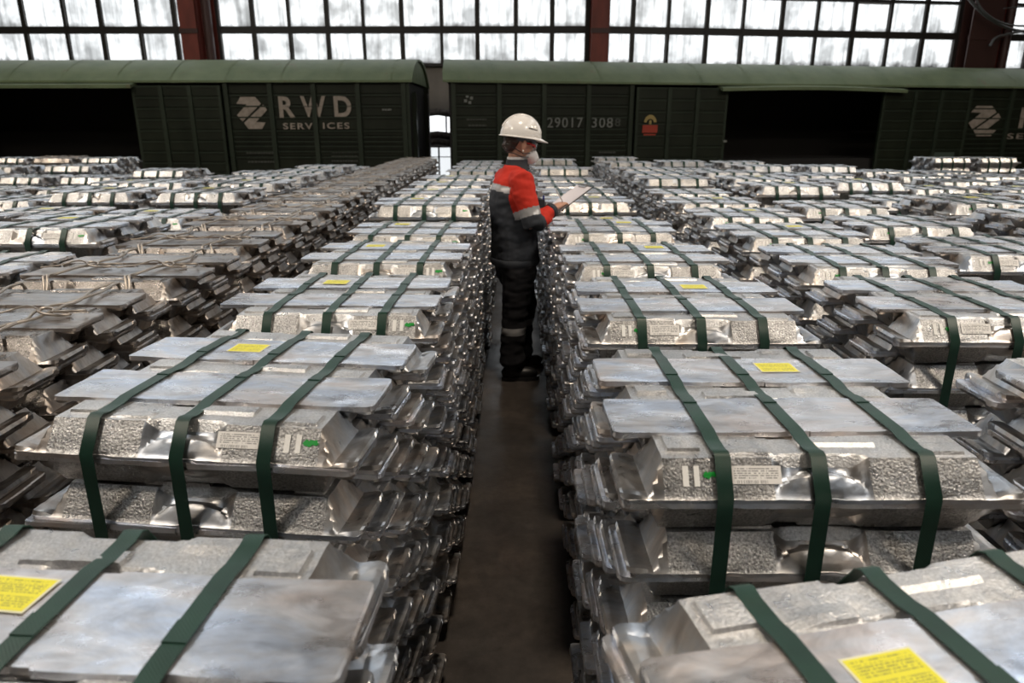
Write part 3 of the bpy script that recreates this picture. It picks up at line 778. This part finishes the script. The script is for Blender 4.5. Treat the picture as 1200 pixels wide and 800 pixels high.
em = MB(); cs, cz = S(549.5), Z(116.5, 549.5)
for i in range(4):
    a = math.pi/2*i + .4; em.box((cs + .08*math.cos(a) - .035, -.028, cz + .08*math.sin(a) - .035), (cs + .08*math.cos(a) + .035, -.024, cz + .08*math.sin(a) + .035))
put('painted_emblem', em.mesh('painted_emblem', M_num), carR)
M_er = mat('red_emblem_paint', (.32,.035,.015), .6); M_ey = mat('yellow_emblem_paint', (.32,.24,.08), .6)
s0, s1 = S(750), S(767.5); e = MB(); e.box((s0, -.178, Z(155.5, 758)), (s1, -.174, Z(146.5, 758))).box((s0 + .04, -.178, Z(158.5, 758)), (s1 - .04, -.174, Z(156.8, 758)))
put('red_emblem', e.mesh('red_emblem', M_er), carR)
arc = [((s0+s1)/2 + .17*math.cos(t), Z(144, 758) + .2*math.sin(t)) for t in np.linspace(.1, math.pi - .1, 10)] + [((s0+s1)/2 + .10*math.cos(t), Z(144, 758) + .1*math.sin(t)) for t in np.linspace(math.pi - .1, .1, 10)]
put('yellow_emblem', MB().prism(arc, -.178, -.174).box(((s0+s1)/2 - .03, -.178, Z(145.6, 758)), ((s0+s1)/2 + .03, -.174, Z(141, 758))).mesh('yellow_emblem', M_ey), carR)
put('chalk_patch', MB().box((S(1093), -.176, Z(188, 1100)), (S(1118), -.173, Z(178, 1100))).mesh('chalk_patch', mat('worn_green_patch', (.05,.075,.06), .7)), carR)

# ------------------------------------------------------------------ the stacks of ingot bundles
def in_view(x, y, m=.9):
    if y + DEPTH < .3: return False
    yy = y + DEPTH; return abs(x + .007*yy) - m*.5 < (yy*.956 + .15) * .76 + .1
def row(side, n_row, xc, fronts, key='clean', drift=0.0, nls=None, rots=None, fine_layers=5):
    word = ORD[n_row - 1]; group = 'ingot bundles in the %s row %s of the aisle' % (word, side)
    cnt = 0
    for i, y in enumerate(fronts):
        x = xc + drift*y
        rot = rots.get(i, None) if rots else None
        xx = x
        if isinstance(rot, tuple): xx, rot = rot
        if rot is None: rot = random.gauss(0, .012)
        if not in_view(xx, y): continue
        nl = nls[i] if nls and i < len(nls) else random.choices((15, 16, 17), (2, 7, 4 if y > 3 else 0))[0]
        aisle = n_row == 1
        detail = y < 6.5; nf = (nl if y < 7.5 else 4) if aisle else (7 if y < 2.6 else 5 if y < 6 else 3)
        if n_row == 2 and y < 5: nf = 11 if y < 2.5 else 8
        if y > 9: nf = 1
        look = 'green-strapped ingot bundle' if key == 'clean' else 'wire-tied dusty ingot bundle'
        lab = '%s, %s from the front in the %s row %s of the aisle' % (look, ORD[cnt], word, side)
        yx = None
        if y < 7:
            yx = (-.085 if side == 'left' else .085) + random.uniform(-.01, .01)
            if n_row == 1 and i == 0: yx = -.072 if side == 'left' else -.095
            if n_row > 1 and random.random() < .35: yx = None
        if key == 'dusty': yx = -.1 if i == 0 else None
        bundle(xx, y, rot, nl, key, side, nf, lab, group, detail, yx, True, prints=detail and y < 5)
        cnt += 1
def seq(y0, n, step, jit=.05):
    out = []; y = y0
    for _ in range(n): out.append(y); y += step + random.uniform(-jit, jit)
    return out
FAR = 12.0
R1 = [.128, 1.018, 1.88, 2.68, 3.55, 4.31] + seq(5.07, 9, .78)
L1 = [.192, 1.155, 1.93, 2.72, 3.46, 4.2] + seq(4.93, 9, .79)
row('right', 1, .53, R1, rots={0: (.570, .215), 1: (.507, .01), 2: None}, nls=[16]*5 + [15])
row('left', 1, -.56, L1, rots={0: (-.550, -.06), 1: (-.623, -.10), 2: (-.56, -.01)}, nls=[16,16,16,16,16,17,17,17])
L2f = seq(.985, 17, .70, .006)
row('left', 2, -1.475, L2f, 'dusty', -.02, nls=[16]*17, rots={1: (-1.525, .02)})
R2f = [.95, 1.90, 2.64, 3.4, 4.2] + seq(5.0, 9, .78)
row('right', 2, 1.40, R2f, drift=.012, nls=[16]*6)
for r_ in range(3, 13):
    xl_ = -2.20 - (r_ - 3)*.78; xr_ = 2.16 + (r_ - 3)*.76
    ymaxl = 9.0 if r_ > 3 else 10.2; ymaxr = 9.2 if r_ > 4 else 11
    row('left', r_, xl_, [y for y in seq(2.45 + .1*(r_ % 3) - (.8 if r_ == 3 else 0), 11, .86, .12) if y < ymaxl], drift=-.02)
    row('right', r_, xr_, [y for y in seq(2.65 + .12*(r_ % 2) - (.8 if r_ == 3 else 0), 11, .86, .12) if y < ymaxr], drift=.014)
# two cross rows standing nearer the boxcars at the far left and far right
def far_row(px0, px1, y, nl, word, group):
    xa, xb = on_y(px0, 200, y).x, on_y(px1, 200, y).x; n = int((xb - xa)/.72)
    for i in range(n):
        bundle(xa + .36 + .72*i, y + random.uniform(-.05, .05), random.gauss(0, .015), nl, 'dusty' if random.random() < .3 else 'clean', 'left', 1, 'far ingot bundle, %s from left in %s' % (ORD[i], word), group, False, None, prints=False)
far_row(-20, 160, 10.9, 17, 'the block by the left boxcar doorway', 'ingot bundles in the far left block')
far_row(1087, 1225, 11.1, 17, 'the block under the right boxcar emblem', 'ingot bundles in the far right block')

# ------------------------------------------------------------------ the worker
def remeshed(mb, name, mats, voxel, smooth=3, fn=None, disp=None):
    me = mb.mesh(name + '_src', mats[0]); o = bpy.data.objects.new(name + '_tmp', me); COL.objects.link(o)
    r = o.modifiers.new('r', 'REMESH'); r.mode = 'VOXEL'; r.voxel_size = voxel
    s = o.modifiers.new('s', 'SMOOTH'); s.factor = .5; s.iterations = smooth
    dg = bpy.context.evaluated_depsgraph_get(); dg.update(); out = bpy.data.meshes.new_from_object(o.evaluated_get(dg)); bpy.data.objects.remove(o)
    out.name = name; out.materials.clear()
    for m in mats: out.materials.append(m)
    if disp:
        nn = [v.normal.copy() for v in out.vertices]
        for v, n_ in zip(out.vertices, nn): v.co += n_ * disp(v.co)
    if fn: out.polygons.foreach_set('material_index', [fn(p.center) for p in out.polygons])
    out.shade_smooth(); out.update(); return out
def fabric(name, c, rough=.8, k=1.3):
    m = mat(name, c, rough, 0, .3); v = coord(m, rnd=False); L(m, bump(m, noi(m, v, 300, 2), .3, .001), bsdf(m).inputs['Normal'])
    L(m, ramp(m, noi(m, v, 6, 4), [(.3, c), (.7, tuple(min(1, x*k) for x in c))]), bsdf(m).inputs['Base Color']); return m
M_jred = fabric('red_fabric', (.42,.022,.011)); M_navy = fabric('charcoal_fabric', (.030,.034,.042)); M_trs = fabric('black_fabric', (.014,.014,.017))
M_refl = fabric('reflective_tape', (.36,.36,.37), .35, 1.15); M_refl.node_tree.nodes['Principled BSDF'].inputs['Metallic'].default_value = .3
M_skin = mat('skin', (.50,.27,.19), .5); bsdf(M_skin).inputs['Subsurface Weight'].default_value = .08
M_hair = mat('dark_brown_hair', (.030,.017,.011), .5); M_helm = mat('white_helmet', (.74,.72,.70), .18); M_boot = mat('black_boot', (.012,.012,.013), .45)
M_lens = mat('clear_lens', (.9,.92,.95), .05); bsdf(M_lens).inputs['Transmission Weight'].default_value = .85; bsdf(M_lens).inputs['IOR'].default_value = 1.1
M_gred = mat('red_plastic', (.55,.02,.02), .3); M_mask = mat('white_mask', (.72,.73,.74), .7); M_dark = mat('dark_plastic', (.02,.02,.022), .4)
fp = on_z(603, 438, 0)
WYAW = R(17)
wk = empty('person', (fp.x, fp.y, 0), WYAW)
tag(wk, 'person in white hard hat and red-and-charcoal jacket writing while standing in the aisle', 'person')
JS = (-.01, -.175, 1.335); JE = (.045, -.245, 1.065); JW = (.212, -.145, 1.15); HR = (.268, -.11, 1.172)
KS = (-.01, .175, 1.335); KE = (.06, .235, 1.06); KW = (.235, .10, 1.12); HL = (.29, .075, 1.138)
def lerp(a, b, t): return tuple(x + (y - x)*t for x, y in zip(a, b))
# head frame: pitched forward
HM = Matrix.Translation((.005, 0, 1.46)) @ Matrix.Rotation(R(16), 4, 'Y') @ Matrix.Translation((0, 0, -1.46))
body = MB()
body.loft([(0,0,.80,.10,.14),(0,0,.95,.105,.145),(-.01,0,1.1,.095,.13),(-.01,0,1.25,.105,.155),(-.01,0,1.34,.09,.15),(0,0,1.385,.06,.08),(0,0,1.42,.05,.052),(.01,0,1.47,.052,.05),(.015,0,1.52,.05,.05)], 20)
for s_, S_, E_, W_ in ((-1, JS, JE, JW), (1, KS, KE, KW)):
    body.tube([S_, lerp(S_, E_, .5), E_, lerp(E_, W_, .4), W_], [.05, .044, .037, .036, .026], 12)
for s_ in (-1, 1):
    cx = -.038 if s_ < 0 else .082
    body.tube([(0, s_*.07, .84), (.01 + cx/2, s_*.09, .62), (cx + .01, s_*.10, .46), (cx - .01, s_*.10, .28), (cx - .015, s_*.10, .09), (cx + .0, s_*.10, .05)], [.085, .072, .055, .05, .036, .035], 12)
body.ell((0, 0, 1.595), (.094, .076, .10), HM); body.ell((.035, 0, 1.545), (.062, .058, .085), HM); body.ell((.056, 0, 1.494), (.030, .034, .022), HM)
body.ell((.096, 0, 1.545), (.016, .012, .022), HM); body.ell((.106, 0, 1.532), (.013, .012, .011), HM)
body.ell((.088, 0, 1.503), (.014, .024, .012), HM)
for s_ in (-1, 1):
    body.ell((.006, s_*.082, 1.55), (.018, .010, .031), HM); body.ell((.006, s_*.079, 1.526), (.010, .010, .012), HM)
def hand(mb, Wp, Hp, side, pen):
    Wp, Hp = Vector(Wp), Vector(Hp); d = (Hp - Wp).normalized(); lat = Vector((0, 0, 1)).cross(d).normalized(); nrm = d.cross(lat)
    M3 = Matrix((d, lat, nrm)).transposed().to_4x4(); M3.translation = Wp + d*.045
    mb.ell((0, 0, 0), (.048, .036, .019), M3, 14, 8)
    for i, (o, ln) in enumerate(((-.028, .062), (-.010, .072), (.010, .068), (.027, .054))):
        b = Wp + d*.080 + lat*o; k = .7 if pen else .9
        p1 = b + d*ln*.45 - nrm*.006*k; p2 = p1 + d*ln*.22 - nrm*ln*.35*k; p3 = p2 - d*ln*.12 - nrm*ln*.28*k
        mb.tube([b - d*.02, b, p1, p2, p3], [.0095, .0095, .0088, .008, .007], 8)
    t = Wp + d*.03 + lat*(.03*side)
    mb.tube([t, t + d*.025 + lat*.020*side - nrm*.006, t + d*.05 + lat*.018*side - nrm*.016, t + d*.068 + lat*.004*side - nrm*.022], [.012, .011, .0095, .008], 8)
hand(body, JW, HR, 1, True); hand(body, KW, HL, -1, False)
M_lip = mat('lip', (.35,.10,.08), .5)
put('body', remeshed(body, 'body', [M_skin], .0052, 2), wk)
# eyes
for s_ in (-1, 1): put('eye', MB().ell((.080, s_*.030, 1.562), (.012,.013,.010), HM, 10, 8).mesh('eye', mat('eye', (.05,.03,.02), .1), 60), wk)
# jacket
jk = MB()
jk.loft([(0,0,.79,.150,.185),(0,0,.84,.158,.192),(-.005,0,.95,.152,.185),(-.01,0,1.08,.148,.18),(-.012,0,1.2,.150,.188),(-.012,0,1.29,.135,.19),(-.01,0,1.345,.108,.165),(-.005,0,1.385,.08,.10),(0,0,1.42,.062,.068)], 26)
for S_, E_, W_, e in ((JS, JE, JW, 1), (KS, KE, KW, 1)):
    jk.tube([lerp(S_, (0,0,1.33), .35), S_, lerp(S_, E_, .3), lerp(S_, E_, .65), E_, lerp(E_, W_, .15), lerp(E_, W_, .5), lerp(E_, W_, .82), lerp(E_, W_, .97)], [.075, .078, .074, .068, .064, .062, .056, .047, .042], 16)
def jdisp(p):
    n1 = noise.noise(Vector((p.x*9, p.y*9, p.z*22))); n2 = noise.noise(Vector((p.x*26 + 4, p.y*26, p.z*40)))
    return .008*n1 + .0035*n2
VS, VE, VW = Vector(JS), Vector(JE), Vector(JW)
def segd(p, a, b):
    t = max(0, min(1, (p - a).dot(b - a)/(b - a).length_squared)); return (p - a - (b - a)*t).length, t
def jfn(p):
    for a, b, c in ((VS, VE, VW), (Vector(KS), Vector(KE), Vector(KW))):
        d1, t1 = segd(p, a, b); d2, t2 = segd(p, b, c)
        lat = abs(p.y) > .145 + (.02 if p.z > 1.2 else 0)
        if min(d1, d2) < .105 and (lat or p.x > .175 or d2 < .07):
            if d1 <= d2 and t1 < .98:
                if .62 < t1 < .80: return 2
                return 0 if t1 <= .62 else 1
            if t2 < .30: return 1
            return 0 if t2 < .80 else 1
    zb = p.z + .25*p.x*(1 if p.x < 0 else -.3)
    if zb > 1.275: return 0
    if zb > 1.232: return 2
    return 1
jo = put('jacket', remeshed(jk, 'jacket', [M_jred, M_navy, M_refl], .0075, 3, jfn, jdisp), wk)
put('collar', MB().loft([(.005,0,1.375,.085,.090),(.01,0,1.40,.080,.082),(.014,0,1.432,.070,.070),(.018,0,1.455,.072,.070),(.018,0,1.456,.062,.060),(.012,0,1.42,.058,.058)], 22).mesh('collar', M_navy, 50), wk)
put('neck_scarf', MB().loft([(.010,0,1.43,.060,.060),(.014,0,1.470,.063,.061),(.014,0,1.471,.05,.05)], 20).mesh('neck_scarf', M_mask, 50), wk)
put('hem_band', MB().loft([(0,0,.785,.156,.192),(0,0,.80,.162,.198),(0,0,.825,.163,.198),(0,0,.83,.158,.192)], 30).mesh('hem_band', M_navy, 50), wk)
# front placket tape, pocket with a blue pen
put('chest_band', MB().box((.118, -.11, 1.225), (.150, -.02, 1.262)).mesh('chest_band', M_refl), wk)
pk = put('chest_pocket', MB().box((.125, -.13, 1.10), (.162, -.03, 1.21)).mesh('chest_pocket', M_navy), wk)
put('pocket_pen', MB().tube([(.158, -.11, 1.15), (.160, -.11, 1.235)], .007, 8).mesh('pocket_pen', mat('blue_plastic', (.015,.02,.25), .3)), pk)
# trousers
tr = MB()
tr.loft([(0,0,.74,.125,.15),(0,0,.80,.13,.165),(0,0,.88,.13,.165)], 24)
for s_ in (-1, 1):
    cx = -.038 if s_ < 0 else .082
    tr.tube([(0, s_*.075, .82), (.005, s_*.085, .72), (.01 + cx*.6, s_*.09, .60), (cx + .014, s_*.095, .47), (cx, s_*.10, .36), (cx - .008, s_*.10, .24), (cx - .008, s_*.10, .14), (cx - .004, s_*.10, .105)], [.118, .114, .102, .090, .085, .084, .086, .080], 16)
def tdisp(p): return .007*noise.noise(Vector((p.x*10, p.y*10, p.z*18))) + .005*noise.noise(Vector((p.x*16, p.y*16, p.z*36 + 3)))
put('trousers', remeshed(tr, 'trousers', [M_trs, M_refl], .008, 3, lambda p: 1 if .335 < p.z < .378 and True else 0, tdisp), wk)
for s_ in (-1, 1):
    cx = (-.038 if s_ < 0 else .082); b = MB(); yaw = R(-14 if s_ < 0 else 12)
    Mb = Matrix.Translation((cx, s_*.10, 0)) @ Matrix.Rotation(yaw, 4, 'Z')
    b.loft([(-.005,0,.06,.055,.047),(-.01,0,.13,.055,.050),(-.01,0,.17,.058,.053)], 16, 0, Mb)
    b.ell((.075,0,.045), (.095,.048,.045), Mb, 18, 10); b.ell((-.02,0,.05), (.065,.044,.05), Mb, 18, 10)
    bt = remeshed(b, 'boot', [M_boot], .006, 3)
    for v_ in bt.vertices: v_.co.z = max(v_.co.z, .018)
    bo = put('boot', bt, wk)
    sl = MB(); pl = [(-.08,-.035),(-.05,-.046),(.02,-.042),(.09,-.052),(.15,-.040),(.175,-.012),(.175,.012),(.15,.040),(.09,.052),(.02,.042),(-.05,.046),(-.08,.035)]
    sl.add([Mb @ Vector((x, y, 0)) for x, y in pl] + [Mb @ Vector((x, y, .025)) for x, y in pl], [tuple(range(12))[::-1], tuple(range(12, 24))] + [(i, (i+1)%12, (i+1)%12+12, i+12) for i in range(12)])
    put('sole', sl.mesh('sole', M_dark), bo)
# helmet
HH = HM @ Matrix.Translation((-.004, 0, 1.598)) @ Matrix.Rotation(R(-9), 4, 'Y')
hm = MB(); hm.ell((0, 0, 0), (.134, .112, .132), HH, 32, 14, 0, math.pi/2)
hm.ell((0, 0, 0), (.130, .108, .128), HH, 32, 14, 0, math.pi/2)
n = 40; v = []
for i in range(n):
    a = 2*math.pi*i/n; c, s_ = math.cos(a), math.sin(a); ext = .012 + .042*max(0, c)**2
    for (k, dz) in ((0, .004), (1, -.004 - .012*max(0, c)**2), (1, -.008 - .012*max(0, c)**2), (0, -.006)):
        v.append(HH @ Vector(((.130 + ext*k)*c, (.108 + (.010 + .01*max(0, c))*k)*s_, dz)))
hm.add(v, [(i*4+j, i*4+(j+1)%4, ((i+1)%n)*4+(j+1)%4, ((i+1)%n)*4+j) for i in range(n) for j in range(4)])
rl = [HH @ Vector((.134*math.sin(t)*1.015, 0, .132*math.cos(t)*1.015)) for t in np.linspace(-1.2, 1.3, 16)]
hm.tube(rl, .006, 8)
he = put('hard_hat', hm.mesh('hard_hat', M_helm, 40), wk)
tx = MB()
for i in range(11):
    a0 = -1.45 + i*.052; a1 = a0 + .040
    for z in (.048,):
        q = []
        for a, zz in ((a0, z), (a1, z), (a1, z + .008), (a0, z + .008)):
            k = math.sqrt(1 - (zz/.132)**2); q.append(HH @ Vector((.1355*k*math.cos(a), .1135*k*math.sin(a), zz - (a + 1.2)*.012)))
        tx.add(q, [(0,1,2,3)])
put('helmet_print', tx.mesh('helmet_print', M_dark), he)
put('head_band', MB().loft([(-.002,0,1.565,.098,.082),(0,0,1.60,.104,.088)], 24, 0, HM).mesh('head_band', mat('grey_blue_liner', (.05,.06,.075), .7), 50), wk)
hr = MB(); hr.ell((-.048, 0, 1.572), (.062, .076, .058), HM, 20, 12); hr.ell((-.085, 0, 1.520), (.026, .028, .024), HM, 14, 10); hr.ell((-.058,0,1.525), (.042,.056,.040), HM); hr.ell((.035, -.066, 1.575), (.030,.014,.018), HM); hr.ell((.035, .066, 1.575), (.030,.014,.018), HM)
put('hair', remeshed(hr, 'hair', [M_hair], .006, 2, None, lambda p: .003*noise.noise(Vector((p.x*30, p.y*30, p.z*120)))), wk)
put('earring', MB().ell((.008, -.090, 1.514), (.006,.006,.007), HM, 10, 8).mesh('earring', mat('pearl', (.8,.75,.7), .2), 60), wk)
gs = MB()
for s_ in (-1, 1): gs.tube([HM @ Vector(p) for p in ((.0, s_*.084, 1.566), (.04, s_*.080, 1.568), (.078, s_*.066, 1.566), (.088, s_*.054, 1.560))], [.004, .005, .0075, .006], 8)
go = put('safety_glasses', gs.mesh('safety_glasses', M_gred, 60), wk)
ln = MB(); v = []
for i in range(13):
    a = -1.15 + 2.3*i/12; x = .055 + .058*math.cos(a); y = .068*math.sin(a)/math.sin(1.15)
    for z in (1.538, 1.582): v.append(HM @ Vector((x, y, z)))
for i in range(13):
    a = -1.15 + 2.3*i/12; x = .0535 + .058*math.cos(a); y = .0665*math.sin(a)/math.sin(1.15)
    for z in (1.538, 1.582): v.append(HM @ Vector((x, y, z)))
f_ = [(2*i, 2*i+2, 2*i+3, 2*i+1) for i in range(12)] + [(26+2*i, 26+2*i+1, 26+2*i+3, 26+2*i+2) for i in range(12)] + [(2*i, 26+2*i, 28+2*i, 2*i+2) for i in range(12)] + [(2*i+1, 2*i+3, 29+2*i, 27+2*i) for i in range(12)]
ln.add(v, f_); put('lens', ln.mesh('lens', M_lens, 60), go)
mk = MB(); mk.ell((.084, 0, 1.500), (.058, .056, .052), HM @ Matrix.Rotation(0, 4, 'X'), 20, 12); mk.ell((.112, 0, 1.497), (.036, .036, .034), HM)
mo = put('respirator_mask', remeshed(mk, 'respirator_mask', [M_mask], .005, 3), wk)
put('valve', MB().ell((.135, -.018, 1.498), (.010, .014, .014), HM, 12, 8).mesh('valve', M_mask, 60), mo)
put('mask_strap', MB().tube([HM @ Vector(p) for p in ((.07, -.048, 1.515), (.02, -.066, 1.50), (-.04, -.066, 1.515), (-.1, -.03, 1.53))], .0035, 6).tube([HM @ Vector(p) for p in ((.07, -.048, 1.49), (.02, -.062, 1.478), (-.04, -.058, 1.485), (-.08, -.02, 1.48))], .0035, 6).mesh('mask_strap', M_dark), mo)
# cuffs
for E_, W_ in ((JE, JW), (KE, KW)):
    put('cuff', MB().tube([lerp(E_, W_, .84), lerp(E_, W_, .98)], [.049, .046], 16).mesh('cuff', M_navy, 50), wk)
# clipboard and pen: held, so things of their own
WM = Matrix.Translation((fp.x, fp.y, 0)) @ Matrix.Rotation(WYAW, 4, 'Z')
cb = empty('clipboard'); tag(cb, 'dark clipboard with white papers held by the person in the hard hat', 'clipboard')
cb.matrix_world = WM @ Matrix.Translation((.365, .0, 1.195)) @ Matrix.Rotation(R(4), 4, 'Z') @ Matrix.Rotation(R(-33), 4, 'Y')
put('board', MB().box((-.16, -.115, -.004), (.16, .115, 0)).mesh('board', M_dark), cb)
M_sheet = mat('white_paper', (.72,.70,.74), .7)
pp = MB(); pp.box((-.15, -.108, .0005), (.145, .104, .003)); put('paper', pp.mesh('paper', M_sheet), cb)
put('paper', MB().box((-.152, -.104, .003), (.143, .106, .0045)).mesh('paper', M_sheet), cb)
put('clip', MB().box((.128, -.05, .003), (.158, .05, .012)).tube([(.150, -.045, .015), (.150, .045, .015)], .006, 8).mesh('clip', mat('clip_steel', (.5,.5,.5), .3, .9)), cb)
pn = put('pen', MB().tube([(0,0,0), (.012,0,.02), (.05,0,.13)], [.001, .004, .004], 8).mesh('pen', M_mask, 60)); pn.matrix_world = WM @ Matrix.Translation((.312, -.08, 1.165)) @ Matrix.Rotation(R(30), 4, 'Z') @ Matrix.Rotation(R(-60), 4, 'Y')
tag(pn, 'thin white pen in the right hand of the person in the hard hat', 'pen')
